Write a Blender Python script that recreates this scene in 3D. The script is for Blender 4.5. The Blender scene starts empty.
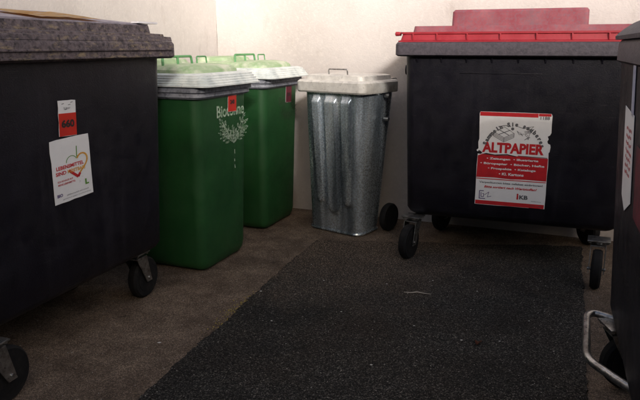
import bpy, bmesh, math, random
from mathutils import Vector, Matrix, noise
R = math.radians
random.seed(7)
S = bpy.context.scene
COL = S.collection

# ---------------------------------------------------------------- camera
cam_data = bpy.data.cameras.new('camera')
cam = bpy.data.objects.new('camera', cam_data)
COL.objects.link(cam)
S.camera = cam
cam.location = (0, 0, 1.22)
cam.rotation_euler = (R(90) - math.atan(154 / 620), 0, 0)
cam_data.sensor_width = 36
cam_data.lens = 36 * 620 / 640
cam_data.clip_start = 0.05
cam_data.clip_end = 1000

# ---------------------------------------------------------------- sky, sun, exposure
SUN_EL, SUN_AZ = R(18), R(-11)           # low sun behind the camera, to its right
world = bpy.data.worlds.new('World')
S.world = world
world.use_nodes = True
wn = world.node_tree
bg = wn.nodes['Background']
sky = wn.nodes.new('ShaderNodeTexSky')
sky.sky_type = 'NISHITA'
sky.sun_disc = False
sky.sun_elevation = SUN_EL
sky.sun_rotation = R(180) + SUN_AZ
sky.dust_density = 4.0
sky.ozone_density = 0.6
wn.links.new(sky.outputs[0], bg.inputs[0])
bg.inputs[1].default_value = 0.085
sd = bpy.data.lights.new('sun', 'SUN')
sd.energy = 3.7
sd.angle = R(10)
sd.color = (1.0, 0.95, 0.90)
sun = bpy.data.objects.new('sun', sd)
COL.objects.link(sun)
to_sun = Vector((-math.sin(SUN_AZ) * math.cos(SUN_EL), -math.cos(SUN_AZ) * math.cos(SUN_EL), math.sin(SUN_EL)))
sun.rotation_euler = (-to_sun).to_track_quat('-Z', 'Y').to_euler()
S.view_settings.view_transform = 'Standard'
S.view_settings.look = 'None'
S.view_settings.gamma = 1.0
S.view_settings.exposure = 1.24

# ---------------------------------------------------------------- materials
def mat(name, c1, c2=None, rough=0.6, metal=0.0, scale=6.0, detail=6.0, lo=0.4, hi=0.65, bump=0.0, bscale=60.0,
        stretch=(1, 1, 1), layers=(), rvar=0.0, spec=0.5):
    """two-tone noise base; layers = (colour, noise scale, lo, hi, amount, stretch) stacked on top (dirt, stains, specks, painted sheen on the zinc)"""
    m = bpy.data.materials.new(name)
    m.use_nodes = True
    nt = m.node_tree
    N, L = nt.nodes, nt.links
    b = N['Principled BSDF']
    b.inputs['Metallic'].default_value = metal
    b.inputs['Roughness'].default_value = rough
    b.inputs['Specular IOR Level'].default_value = spec
    tc = N.new('ShaderNodeTexCoord')
    def noisefac(sc, lo_, hi_, st, det=6.0, off=0.0):
        mp = N.new('ShaderNodeMapping')
        mp.inputs['Scale'].default_value = st
        mp.inputs['Location'].default_value = (off, off * 1.7, off * .6)
        L.new(tc.outputs['Object'], mp.inputs[0])
        nz = N.new('ShaderNodeTexNoise')
        nz.inputs['Scale'].default_value = sc
        nz.inputs['Detail'].default_value = det
        nz.inputs['Roughness'].default_value = 0.62
        L.new(mp.outputs[0], nz.inputs['Vector'])
        mr = N.new('ShaderNodeMapRange')
        mr.inputs['From Min'].default_value = lo_
        mr.inputs['From Max'].default_value = hi_
        L.new(nz.outputs['Fac'], mr.inputs['Value'])
        return mr.outputs[0]
    c2 = c2 or c1
    mx = N.new('ShaderNodeMix'); mx.data_type = 'RGBA'
    L.new(noisefac(scale, lo, hi, stretch, detail), mx.inputs['Factor'])
    mx.inputs['A'].default_value = (*c1, 1); mx.inputs['B'].default_value = (*c2, 1)
    out = mx.outputs['Result']
    for i, (c, sc, l_, h_, amt, st) in enumerate(layers):
        f = noisefac(sc, l_, h_, st, 8.0, 3.1 * (i + 1))
        mu = N.new('ShaderNodeMath'); mu.operation = 'MULTIPLY'
        L.new(f, mu.inputs[0]); mu.inputs[1].default_value = amt
        m2 = N.new('ShaderNodeMix'); m2.data_type = 'RGBA'
        L.new(mu.outputs[0], m2.inputs['Factor']); L.new(out, m2.inputs['A'])
        m2.inputs['B'].default_value = (*c, 1)
        out = m2.outputs['Result']
    L.new(out, b.inputs['Base Color'])
    if rvar:
        f = noisefac(scale * 2.3, 0.35, 0.7, stretch, 6.0, 9.0)
        mr = N.new('ShaderNodeMapRange')
        mr.inputs['To Min'].default_value = max(0.05, rough - rvar); mr.inputs['To Max'].default_value = min(1, rough + rvar)
        L.new(f, mr.inputs['Value']); L.new(mr.outputs[0], b.inputs['Roughness'])
    if bump:
        nz = N.new('ShaderNodeTexNoise'); nz.inputs['Scale'].default_value = bscale; nz.inputs['Detail'].default_value = 6
        mp = N.new('ShaderNodeMapping'); mp.inputs['Scale'].default_value = stretch
        L.new(tc.outputs['Object'], mp.inputs[0]); L.new(mp.outputs[0], nz.inputs['Vector'])
        bp = N.new('ShaderNodeBump'); bp.inputs['Strength'].default_value = min(1, bump); bp.inputs['Distance'].default_value = 0.004
        L.new(nz.outputs['Fac'], bp.inputs['Height']); L.new(bp.outputs[0], b.inputs['Normal'])
    return m

one = (1, 1, 1)
M = {}
M['plaster'] = mat('plaster', (.50, .46, .44), (.43, .39, .37), .9, scale=1.6, bump=.5, bscale=90, layers=(
    ((.25, .21, .18), 9, .58, .75, .35, (1, 1, .35)), ((.62, .57, .53), 40, .5, .7, .3, one), ((.14, .12, .10), 3.0, .60, .80, .25, (1.5, 1.5, .12)), ((.20, .17, .15), 60, .64, .72, .4, (.3, .3, 3))))
M['plinth'] = mat('plinth', (.05, .04, .034), (.030, .024, .02), .95, scale=30, bump=.8, bscale=110)
M['blocker_render'] = mat('blocker_render', (.16, .14, .13), (.12, .105, .095), .9, scale=2.0, bump=.3)
M['asphalt'] = mat('asphalt', (.017, .0162, .015), (.118, .108, .095), .92, scale=170, detail=4, lo=.48, hi=.64, bump=1, bscale=330, spec=.2, layers=(
    ((.34, .33, .31), 300, .66, .70, .9, one), ((.030, .021, .015), 1.7, .45, .65, .55, one), ((.010, .010, .010), 3.1, .5, .7, .55, one)))
M['concrete'] = mat('concrete', (.130, .095, .070), (.225, .168, .125), .95, scale=7, detail=8, lo=.35, hi=.68, bump=.3, bscale=420, spec=.2, layers=(
    ((.40, .34, .28), 260, .66, .71, .6, one), ((.035, .024, .018), 2.6, .45, .68, .6, one), ((.03, .022, .017), 14, .60, .72, .5, one), ((.13, .09, .065), 5, .55, .72, .3, one)))
M['black_plastic'] = mat('black_plastic', (.0052, .0047, .0092), (.0090, .0082, .0150), .5, scale=5, bump=.25, bscale=220, rvar=.12, spec=.35, layers=(
    ((.050, .046, .058), 12, .56, .80, .30, (1, 1, .08)), ((.075, .07, .078), 36, .65, .70, .4, (.2, .2, 5)), ((.08, .075, .08), 150, .65, .71, .4, one),))
M['old_lid'] = mat('old_lid', (.145, .112, .120), (.058, .045, .052), .8, scale=34, lo=.38, hi=.6, bump=.8, bscale=90, layers=(
    ((.17, .14, .16), 70, .52, .62, .6, one), ((.34, .26, .15), 38, .54, .70, .7, (.5, .5, 1.5)), ((.012, .010, .014), 48, .56, .64, .75, one)))
M['pale_lid'] = mat('pale_lid', (.32, .29, .34), (.20, .17, .21), .7, scale=16, bump=.3)  # sloping lid top: sky light put into a paler colour, with some dust
M['grey_rim'] = mat('grey_rim', (.085, .072, .088), (.05, .043, .055), .7, scale=60, bump=.5, bscale=120, layers=(
    ((.18, .16, .18), 150, .60, .70, .4, one),))
M['red_lid'] = mat('red_lid', (.36, .014, .026), (.42, .03, .045), .55, scale=8, bump=.2, layers=(
    ((.24, .03, .04), 50, .55, .70, .5, one), ((.60, .25, .25), 7, .62, .75, .3, one)))
M['faded_red'] = mat('faded_red', (.27, .055, .075), (.34, .11, .13), .75, scale=9, bump=.3, layers=(
    ((.20, .12, .15), 70, .48, .64, .6, one), ((.16, .10, .12), 9, .52, .7, .5, (1, 1, .3)),))
M['green_body'] = mat('green_body', (.011, .066, .018), (.017, .088, .024), .5, scale=4, bump=.2, bscale=240, rvar=.1, layers=(
    ((.05, .085, .05), 11, .56, .78, .40, (1, 1, .10)), ((.07, .11, .07), 40, .67, .73, .35, (.25, .25, 4)), ((.004, .018, .006), 5, .58, .75, .4, (1, 1, .5))))
M['green_lid'] = mat('green_lid', (.27, .40, .21), (.42, .52, .34), .6, scale=7, bump=.3, layers=(
    ((.62, .64, .52), 7, .48, .62, .8, one), ((.04, .12, .04), 60, .62, .72, .5, one)))
M['green_handle'] = mat('green_handle', (.07, .23, .085), (.12, .32, .13), .55, scale=10, bump=.2)
M['lid_edge'] = mat('lid_edge', (.76, .80, .78), (.52, .57, .57), .6, scale=12, bump=.3, layers=(
    ((.12, .14, .14), 40, .60, .72, .5, (1, 1, 2)),))
M['collar'] = mat('collar', (.17, .18, .22), (.30, .31, .36), .65, scale=14, bump=.5, layers=(
    ((.03, .035, .045), 30, .50, .66, .75, one),))
M['zinc'] = mat('zinc', (.62, .71, .80), (.56, .65, .74), .30, metal=.68, scale=45, bump=.05, bscale=70, rvar=.14, layers=(
    ((.10, .13, .16), 9, .42, .58, .86, (1, 1, .03)), ((.86, .92, .95), 20, .52, .66, .6, (1, 1, .06))))  # upright streaks: dark and bright reflections of the metal put into the colour
M['zinc_lid'] = mat('zinc_lid', (.74, .72, .68), (.56, .54, .51), .6, metal=.25, scale=20, bump=.4, layers=(
    ((.25, .23, .20), 50, .58, .70, .5, one),))
M['steel'] = mat('steel', (.42, .42, .42), (.22, .21, .20), .38, metal=.95, scale=40, bump=.3, rvar=.12, layers=(
    ((.10, .07, .05), 30, .60, .72, .5, one),))
M['rubber'] = mat('rubber', (.006, .006, .007), (.011, .0105, .0105), .8, scale=20, bump=.4, spec=.25, layers=(((.05, .042, .035), 30, .56, .72, .35, one),))
M['white_print'] = mat('white_print', (.90, .90, .91), (.86, .86, .87), .45, scale=15, layers=(((.45, .42, .42), 60, .64, .74, .4, one),))
M['red_print'] = mat('red_print', (.62, .022, .03), (.50, .02, .028), .45, scale=15, layers=(((.75, .5, .5), 90, .66, .74, .35, one),))
M['red_tag'] = mat('red_tag', (.66, .030, .015), (.56, .025, .015), .45, scale=15)
M['grey_print'] = mat('grey_print', (.12, .12, .13), None, .5)
M['black_print'] = mat('black_print', (.03, .02, .02), None, .5)
M['gold_print'] = mat('gold_print', (.75, .40, .06), (.70, .30, .04), .5, scale=12)
M['orange_print'] = mat('orange_print', (.62, .13, .02), None, .5)
M['green_print'] = mat('green_print', (.12, .30, .05), None, .5)
M['violet_print'] = mat('violet_print', (.12, .08, .22), None, .5)
M['leaf_print'] = mat('leaf_print', (.48, .60, .48), (.14, .28, .14), .6, scale=45, lo=.46, hi=.60)
M['faint_print'] = mat('faint_print', (.05, .09, .05), (.010, .055, .012), .6, scale=60, lo=.42, hi=.58)  # fainter, darker print for the farther green bin
M['dull_red'] = mat('dull_red', (.16, .012, .03), (.07, .01, .02), .6, scale=20)
M['blue_print'] = mat('blue_print', (.35, .38, .55), (.55, .56, .66), .5, scale=30)
M['card'] = mat('card', (.62, .36, .13), (.68, .48, .26), .85, scale=9, bump=.3, layers=(((.75, .68, .62), 14, .52, .66, .6, one),))
M['film'] = mat('film', (.70, .68, .70), (.55, .52, .56), .5, scale=12)
M['moss'] = mat('moss', (.55, .42, .07), (.16, .15, .03), .9, scale=40)
M['grit'] = mat('grit', (.50, .47, .42), (.16, .145, .13), .8, scale=9)
M['pebble'] = mat('pebble', (.70, .68, .64), (.60, .57, .52), .7, scale=30)
M['dead_leaf'] = mat('dead_leaf', (.17, .05, .022), (.09, .035, .018), .8, scale=60, bump=.4)
M['twig'] = mat('twig', (.52, .46, .38), (.36, .30, .24), .85, scale=60)
M['crack'] = mat('crack', (.010, .008, .007), None, .95)

def aggregate(m, scale, lo_, hi_, power=2.2):
    # stones of the paving: every Voronoi cell darker or lighter than its neighbour, edges sunk a little
    nt = M[m].node_tree; N, L = nt.nodes, nt.links
    b = N['Principled BSDF']; src = b.inputs['Base Color'].links[0].from_socket
    tc = [x for x in N if x.type == 'TEX_COORD'][0]
    vo = N.new('ShaderNodeTexVoronoi'); vo.inputs['Scale'].default_value = scale; L.new(tc.outputs['Object'], vo.inputs['Vector'])
    sp = N.new('ShaderNodeSeparateColor'); L.new(vo.outputs['Color'], sp.inputs[0])
    pw = N.new('ShaderNodeMath'); pw.operation = 'POWER'; L.new(sp.outputs[0], pw.inputs[0]); pw.inputs[1].default_value = power
    mr = N.new('ShaderNodeMapRange'); mr.inputs['To Min'].default_value = lo_; mr.inputs['To Max'].default_value = hi_; L.new(pw.outputs[0], mr.inputs['Value'])
    vm = N.new('ShaderNodeVectorMath'); vm.operation = 'SCALE'; L.new(src, vm.inputs[0]); L.new(mr.outputs[0], vm.inputs['Scale'])
    L.new(vm.outputs[0], b.inputs['Base Color'])
    bp = N.new('ShaderNodeBump'); bp.inputs['Strength'].default_value = .8; bp.inputs['Distance'].default_value = .003; bp.invert = True
    L.new(vo.outputs['Distance'], bp.inputs['Height'])
    if b.inputs['Normal'].links: L.new(b.inputs['Normal'].links[0].from_socket, bp.inputs['Normal'])
    L.new(bp.outputs[0], b.inputs['Normal'])

# ---------------------------------------------------------------- mesh helpers
def obj(name, bm, m, parent=None, sharp=35, **props):
    me = bpy.data.meshes.new(name)
    bmesh.ops.recalc_face_normals(bm, faces=bm.faces)
    for f in bm.faces: f.smooth = True
    bm.to_mesh(me); bm.free()
    me.set_sharp_from_angle(angle=R(sharp))
    me.materials.append(M[m])
    o = bpy.data.objects.new(name, me)
    COL.objects.link(o)
    if parent: o.parent = parent
    for k, v in props.items(): o[k] = v
    return o

def thing(name, label, cat, loc=(0, 0, 0), rz=0, group=None):
    o = bpy.data.objects.new(name, None)
    COL.objects.link(o)
    o.empty_display_size = .1
    o.location = loc; o.rotation_euler = (0, 0, R(rz))
    o['label'] = label; o['category'] = cat
    if group: o['group'] = group
    return o

def copy_tree(o, parent=None):
    c = o.copy(); COL.objects.link(c)
    if parent: c.parent = parent
    for ch in [x for x in list(COL.objects) if x.parent == o]:
        copy_tree(ch, c)
    return c

def rrect(x0, x1, y0, y1, r, n=5):
    pts = []
    for cx, cy, a0 in ((x1 - r, y1 - r, 0), (x0 + r, y1 - r, 90), (x0 + r, y0 + r, 180), (x1 - r, y0 + r, 270)):
        for i in range(n + 1):
            a = R(a0 + 90 * i / n)
            pts.append((cx + r * math.cos(a), cy + r * math.sin(a)))
    return pts

def loft(bm, secs, cap0=True, cap1=True):
    """secs: list of (list of 2D points, z or function of (x, y))"""
    rings = []
    for pts, z in secs:
        rings.append([bm.verts.new((x, y, z(x, y) if callable(z) else z)) for x, y in pts])
    n = len(rings[0])
    for a, b in zip(rings, rings[1:]):
        for i in range(n):
            bm.faces.new((a[i], a[(i + 1) % n], b[(i + 1) % n], b[i]))
    if cap0: bm.faces.new(rings[0][::-1])
    if cap1: bm.faces.new(rings[-1])

def box(bm, x0, x1, y0, y1, z0, z1, bev=0.0, seg=2):
    b = bmesh.new()
    bmesh.ops.create_cube(b, size=1)
    for v in b.verts:
        v.co = Vector(((x0 + x1) / 2 + v.co.x * (x1 - x0), (y0 + y1) / 2 + v.co.y * (y1 - y0), (z0 + z1) / 2 + v.co.z * (z1 - z0)))
    if bev: bmesh.ops.bevel(b, geom=b.edges[:], offset=bev, segments=seg, affect='EDGES', profile=.5)
    merge(bm, b)

def merge(bm, b, mtx=None):
    if mtx is not None: b.transform(mtx)
    me = bpy.data.meshes.new('t'); b.to_mesh(me); b.free()
    bm.from_mesh(me); bpy.data.meshes.remove(me)

def tube(bm, path, r, seg=10, rad=None):
    path = [Vector(p) for p in path]
    rings = []
    up = None
    for i, p in enumerate(path):
        d = (path[min(i + 1, len(path) - 1)] - path[max(i - 1, 0)]).normalized()
        if up is None:
            up = Vector((0, 0, 1)) if abs(d.z) < .9 else Vector((1, 0, 0))
        s = d.cross(up).normalized(); up = s.cross(d).normalized()
        rr = rad[i] if rad else r
        rings.append([bm.verts.new(p + (s * math.cos(2 * math.pi * k / seg) + up * math.sin(2 * math.pi * k / seg)) * rr) for k in range(seg)])
    for a, b in zip(rings, rings[1:]):
        for k in range(seg):
            bm.faces.new((a[k], a[(k + 1) % seg], b[(k + 1) % seg], b[k]))
    bm.faces.new(rings[0][::-1]); bm.faces.new(rings[-1])

def smooth_path(pts, r=.03, n=4):
    pts = [Vector(p) for p in pts]
    out = [pts[0]]
    for a, b, c in zip(pts, pts[1:], pts[2:]):
        d0, d1 = (a - b), (c - b)
        q = min(r, d0.length * .45, d1.length * .45)
        p0, p1 = b + d0.normalized() * q, b + d1.normalized() * q
        for i in range(n + 1):
            t = i / n
            out.append(p0 * (1 - t) ** 2 + b * 2 * t * (1 - t) + p1 * t ** 2)
    out.append(pts[-1])
    return out

def lathe(bm, prof, axis='x', seg=28, c=(0, 0, 0)):
    """prof: (offset along the axis, radius)"""
    rings = []
    for t, r in prof:
        ring = []
        for k in range(seg):
            a = 2 * math.pi * k / seg
            if axis == 'x': co = (c[0] + t, c[1] + r * math.cos(a), c[2] + r * math.sin(a))
            elif axis == 'z': co = (c[0] + r * math.cos(a), c[1] + r * math.sin(a), c[2] + t)
            else: co = (c[0] + r * math.cos(a), c[1] + t, c[2] + r * math.sin(a))
            ring.append(bm.verts.new(co))
        rings.append(ring)
    for a, b in zip(rings, rings[1:]):
        for k in range(seg):
            bm.faces.new((a[k], a[(k + 1) % seg], b[(k + 1) % seg], b[k]))
    bm.faces.new(rings[0]); bm.faces.new(rings[-1])

def plate(bm, pts, y=0.0, t=0.0012):
    """thin sheet facing -y, pts = (x, z)"""
    a = [bm.verts.new((x, y - t, z)) for x, z in pts]
    b = [bm.verts.new((x, y, z)) for x, z in pts]
    bm.faces.new(a)
    n = len(pts)
    for i in range(n):
        bm.faces.new((a[i], b[i], b[(i + 1) % n], a[(i + 1) % n]))

def ragged(x0, x1, z0, z1, n=14, j=.004, seed=1):
    rnd = random.Random(seed)
    pts = []
    for (ax, az), (bx, bz) in (((x0, z0), (x1, z0)), ((x1, z0), (x1, z1)), ((x1, z1), (x0, z1)), ((x0, z1), (x0, z0))):
        for i in range(n):
            t = i / n
            pts.append((ax + (bx - ax) * t + rnd.uniform(-j, j), az + (bz - az) * t + rnd.uniform(-j, j)))
    return pts

def text_bm(s, width=None, height=.05, bold=0.0, shear=0.0, arc=None):
    """lettering laid in the x-z plane, facing -y, centred at the origin"""
    def one_text(t):
        cu = bpy.data.curves.new('t', 'FONT'); cu.body = t; cu.size = 1; cu.offset = bold; cu.shear = shear
        cu.align_x = 'CENTER'; cu.align_y = 'CENTER'; cu.resolution_u = 3
        o = bpy.data.objects.new('t', cu); COL.objects.link(o)
        bpy.context.view_layer.update()
        me = bpy.data.meshes.new_from_object(o.evaluated_get(bpy.context.evaluated_depsgraph_get()))
        bpy.data.objects.remove(o); bpy.data.curves.remove(cu)
        return me
    out = bmesh.new()
    if arc:
        rad, a0, a1 = arc
        n = len(s)
        for i, ch in enumerate(s):
            if ch == ' ': continue
            a = R(a0 + (a1 - a0) * i / (n - 1))
            b = bmesh.new(); me = one_text(ch); b.from_mesh(me); bpy.data.meshes.remove(me)
            m = Matrix.Translation((rad * math.cos(a), 0, rad * math.sin(a))) @ Matrix.Rotation(-(a - math.pi / 2), 4, 'Y') @ Matrix.Rotation(R(90), 4, 'X') @ Matrix.Scale(height * 1.35, 4)
            merge(out, b, m)
        return out
    me = one_text(s)
    b = bmesh.new(); b.from_mesh(me); bpy.data.meshes.remove(me)
    xs = [v.co.x for v in b.verts]; ys = [v.co.y for v in b.verts]
    cx, cy = (min(xs) + max(xs)) / 2, (min(ys) + max(ys)) / 2
    w, h = max(xs) - min(xs), max(ys) - min(ys)
    sy = height / h; sx = width / w if width else sy
    for v in b.verts:
        v.co = Vector(((v.co.x - cx) * sx, 0, (v.co.y - cy) * sy))
    merge(out, b)
    return out

def letters(parent, s, m, x, z, y=-.0022, rot=0, **kw):
    bm = text_bm(s, **kw)
    if rot: bm.transform(Matrix.Rotation(R(-rot), 4, 'Y'))
    bm.transform(Matrix.Translation((x, y, z)))
    return obj('lettering', bm, m, parent)

# ---------------------------------------------------------------- ground
def ground_pt(a, d):   # heading
    return Vector((math.cos(R(a)) * d, math.sin(R(a)) * d, 0))

bm = bmesh.new()
v = [bm.verts.new(p) for p in ((-400, -400, 0), (400, -400, 0), (400, 400, 0), (-400, 400, 0))]
bm.faces.new(v)
obj('ground', bm, 'concrete', kind='structure')

# strip of asphalt laid over the concrete, ragged edges
def wob(p, s, k):
    return .007 * noise.noise(Vector((p[0] * 45, p[1] * 45, 5))) + .006 * noise.noise(Vector((p[0] * 110, p[1] * 110, 8))) + k * noise.noise(Vector((p[0] * s, p[1] * s, 3.3))) + k * .5 * noise.noise(Vector((p[0] * s * 3.7, p[1] * s * 3.7, 9)))
def edge(p0, p1, n, k, s=3.0):
    p0, p1 = Vector(p0), Vector(p1)
    d = (p1 - p0); nrm = Vector((-d.y, d.x)).normalized()
    return [p0 + d * (i / n) + nrm * wob(p0 + d * (i / n), s, k) for i in range(n + 1)]
uL = Vector((math.cos(R(71.2)), math.sin(R(71.2))))
aL0 = Vector((-.505, 2.383)) - uL * 6.0
near_l = Vector((-.505, 2.383))
far_l = Vector((-.025, 3.83))
uR = Vector((math.cos(R(68.3)), math.sin(R(68.3))))
uF = Vector((math.cos(R(-5)), math.sin(R(-5))))
q_ = Vector((.948, 1.966)) - far_l
far_r = far_l + uF * ((q_.x * uR.y - q_.y * uR.x) / (uF.x * uR.y - uF.y * uR.x))
near_r = Vector((.948, 1.966)) - uR * 6.0
loop = edge(aL0, near_l, 500, .014) + edge(near_l, far_l, 260, .014)[1:] + edge(far_l, far_r, 200, .03)[1:] + edge(far_r, near_r, 500, .012)[1:]
bm = bmesh.new()
bot = [bm.verts.new((p.x, p.y, -.002)) for p in loop]
mid = [bm.verts.new((p.x, p.y, .005)) for p in loop]
c = Vector((.2, 1.0))
top = [bm.verts.new((p.x + (c.x - p.x) * .004, p.y + (c.y - p.y) * .004, .008)) for p in loop]
n = len(loop)
for i in range(n):
    j = (i + 1) % n
    bm.faces.new((bot[i], bot[j], mid[j], mid[i])); bm.faces.new((mid[i], mid[j], top[j], top[i]))
bm.faces.new(top)
bmesh.ops.triangulate(bm, faces=[f for f in bm.faces if len(f.verts) > 4])
obj('asphalt', bm, 'asphalt', kind='structure')

nt = M['asphalt'].node_tree                                          # brown soil carried onto the far left of the strip
for mname in ('asphalt',):
    N, L = nt.nodes, nt.links
    b = N['Principled BSDF']
    src = b.inputs['Base Color'].links[0].from_socket
    tc = [x for x in N if x.type == 'TEX_COORD'][0]
    ds = N.new('ShaderNodeVectorMath'); ds.operation = 'DISTANCE'; ds.inputs[1].default_value = (.12, 4.05, 0)
    L.new(tc.outputs['Object'], ds.inputs[0])
    nz = N.new('ShaderNodeTexNoise'); nz.inputs['Scale'].default_value = 4; nz.inputs['Detail'].default_value = 8
    L.new(tc.outputs['Object'], nz.inputs['Vector'])
    ad = N.new('ShaderNodeMath'); ad.operation = 'ADD'; L.new(ds.outputs['Value'], ad.inputs[0]); L.new(nz.outputs['Fac'], ad.inputs[1])
    mr = N.new('ShaderNodeMapRange'); mr.inputs['From Min'].default_value = 1.9; mr.inputs['From Max'].default_value = .85
    mr.inputs['To Max'].default_value = .85
    L.new(ad.outputs[0], mr.inputs['Value'])
    gr = N.new('ShaderNodeTexNoise'); gr.inputs['Scale'].default_value = 130; L.new(tc.outputs['Object'], gr.inputs['Vector'])
    gm = N.new('ShaderNodeMapRange'); gm.inputs['From Min'].default_value = .42; gm.inputs['From Max'].default_value = .64; L.new(gr.outputs['Fac'], gm.inputs['Value'])
    cm = N.new('ShaderNodeMix'); cm.data_type = 'RGBA'; L.new(gm.outputs[0], cm.inputs['Factor']); cm.inputs['A'].default_value = (.055, .041, .031, 1); cm.inputs['B'].default_value = (.27, .20, .145, 1)
    fm = N.new('ShaderNodeMix'); fm.data_type = 'RGBA'; L.new(mr.outputs[0], fm.inputs['Factor']); L.new(src, fm.inputs['A']); L.new(cm.outputs['Result'], fm.inputs['B'])
    L.new(fm.outputs['Result'], b.inputs['Base Color'])

aggregate('asphalt', 230, .45, 2.6, 3.0)
aggregate('concrete', 300, .55, 2.0, 2.2)

def crack(name, p0, p1, w=.005, z=.001, n=50, k=.03):
    bm = bmesh.new()
    pts = edge(p0, p1, n, k, 5.0)
    rnd = random.Random(4)
    a = []; b = []
    for i, p in enumerate(pts):
        ww = w * rnd.uniform(.3, 1.2)
        a.append(bm.verts.new((p.x, p.y - ww, z))); b.append(bm.verts.new((p.x, p.y + ww, z)))
    for i in range(n): bm.faces.new((a[i], a[i + 1], b[i + 1], b[i]))
    return obj(name, bm, 'crack', kind='structure')
def seam(name, p0, p1, n, k):
    d = (Vector(p1) - Vector(p0)).normalized(); nr = Vector((-d.y, d.x))
    pts = edge(p0, p1, n, k)
    rnd = random.Random(6); bm = bmesh.new(); a = []; b = []
    for p in pts:
        w = .003 + .005 * rnd.random() + .004 * max(0, noise.noise(Vector((p.x * 9, p.y * 9, 0))))
        q0, q1 = p - nr * .004, p + nr * w
        a.append(bm.verts.new((q0.x, q0.y, .0016))); b.append(bm.verts.new((q1.x, q1.y, .0016)))
    for i in range(n): bm.faces.new((a[i], a[i + 1], b[i + 1], b[i]))
    return obj(name, bm, 'crack', kind='structure')
seam('ground_seam', near_l, far_l, 260, .014)
crack('ground_crack', (-.03, 3.86), (.05, 4.3), .0045, .0015, 30)
crack('ground_crack', (.0, 3.84), (.30, 3.64), .0030, .0095, 30, .02)

# ---------------------------------------------------------------- walls
hb = R(-22)
ub = Vector((math.cos(hb), math.sin(hb)))            # along the back wall, to the right
nb = Vector((-ub.y, ub.x))                           # away from the yard
corner = Vector((-.153, 4.56)) + nb * .07
corner = corner - ub * .71
def wall(name, p, d, L, outn, H, label, thick=.2, m='plaster'):
    bm = bmesh.new()
    pts = [p, p + d * L, p + d * L + outn * thick, p + outn * thick]
    nx, nz = int(L * 8), int(H * 8)
    grid = [[bm.verts.new((p.x + d.x * L * i / nx + outn.x * .003 * noise.noise(Vector((i * .35, j * .35, p.x))), p.y + d.y * L * i / nx + outn.y * .003 * noise.noise(Vector((i * .35, j * .35, p.x))), H * j / nz)) for j in range(nz + 1)] for i in range(nx + 1)]
    for i in range(nx):
        for j in range(nz):
            bm.faces.new((grid[i][j], grid[i + 1][j], grid[i + 1][j + 1], grid[i][j + 1]))
    back = [[bm.verts.new((q.x, q.y, z)) for z in (0, H)] for q in (pts[3], pts[2])]
    bm.faces.new((back[0][0], back[0][1], back[1][1], back[1][0]))
    bm.faces.new([grid[i][nz] for i in range(nx + 1)] + [back[1][1], back[0][1]])
    bm.faces.new([grid[0][j] for j in range(nz + 1)] + [back[0][1], back[0][0]])
    bm.faces.new([grid[nx][j] for j in range(nz + 1)] + [back[1][1], back[1][0]])
    return obj(name, bm, m, None, label=label, category='wall')
WH = 3.1
wall('rendered_wall', corner, ub, 6.5, nb, WH, 'pale rendered wall running across behind the metal bin and the red lidded container')
wall('rendered_wall', corner - Vector((0, 0)), Vector((nb.x, nb.y)) * -1, 7.0, -ub, WH, 'pale rendered side wall behind the green bins, left of the inner corner')
# unseen block added behind the camera to keep the low sun off the ground
bm = bmesh.new()
hp = Vector((0, -3.2))
box(bm, -16, 16, -12.0, -6.0, 0, 4.68)
h = obj('sun_blocker', bm, 'blocker_render', None, label='plain unseen block added behind the camera to cut off the low sun', category='sun_blocker')

# ---------------------------------------------------------------- casters
def caster(parent, x, y, ang, zt, r=.103):
    """x, y = contact point of the tyre, zt = underside of the bin; ang = swivel; parts keep to the container"""
    root = Matrix.Translation((x, y, 0)) @ Matrix.Rotation(R(ang), 4, 'Z')
    off = -.055                                                     # the stem stands ahead of the axle
    bm = bmesh.new()
    w = .036
    for s in (-1, 1):                                               # fork cheeks
        pts = [(off - .035, zt - .03), (off + .045, zt - .03), (.022, r - .018), (-.018, r - .018)]
        vs = [[bm.verts.new((s * w + dx, yy, zz)) for yy, zz in pts] for dx in (-.002, .002)]
        bm.faces.new(vs[0]); bm.faces.new(vs[1][::-1])
        for i in range(4): bm.faces.new((vs[0][i], vs[0][(i + 1) % 4], vs[1][(i + 1) % 4], vs[1][i]))
    box(bm, -w - .002, w + .002, off - .036, off + .046, zt - .032, zt - .026, .002)
    lathe(bm, [(-.0, .018), (.028, .018)], 'z', 16, (0, off, zt - .03))
    lathe(bm, [(-w - .008, .008), (w + .008, .008)], 'x', 12, (0, 0, r))
    bm.transform(root)
    fork = obj('fork', bm, 'steel', parent)
    bm = bmesh.new()
    box(bm, -.055, .055, off - .05, off + .05, zt - .007, zt + .001, .002)
    for sx in (-1, 1):
        for sy in (-1, 1): lathe(bm, [(-.012, .008), (-.006, .009)], 'z', 6, (sx * .042, off + sy * .038, zt - .003))
    bm.transform(root)
    obj('mounting_plate', bm, 'steel', fork)
    bm = bmesh.new()
    lathe(bm, [(-.023, r - .030), (-.024, r - .010), (-.014, r - .001), (0, r), (.014, r - .001), (.024, r - .010), (.023, r - .030)], 'x', 36, (0, 0, r))
    bm.transform(root)
    obj('tyre', bm, 'rubber', fork)
    bm = bmesh.new()
    lathe(bm, [(-.027, .022), (-.025, r - .032), (.025, r - .032), (.027, .022)], 'x', 24, (0, 0, r))
    bm.transform(root)
    obj('hub', bm, 'rubber', fork)
    return fork

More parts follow.
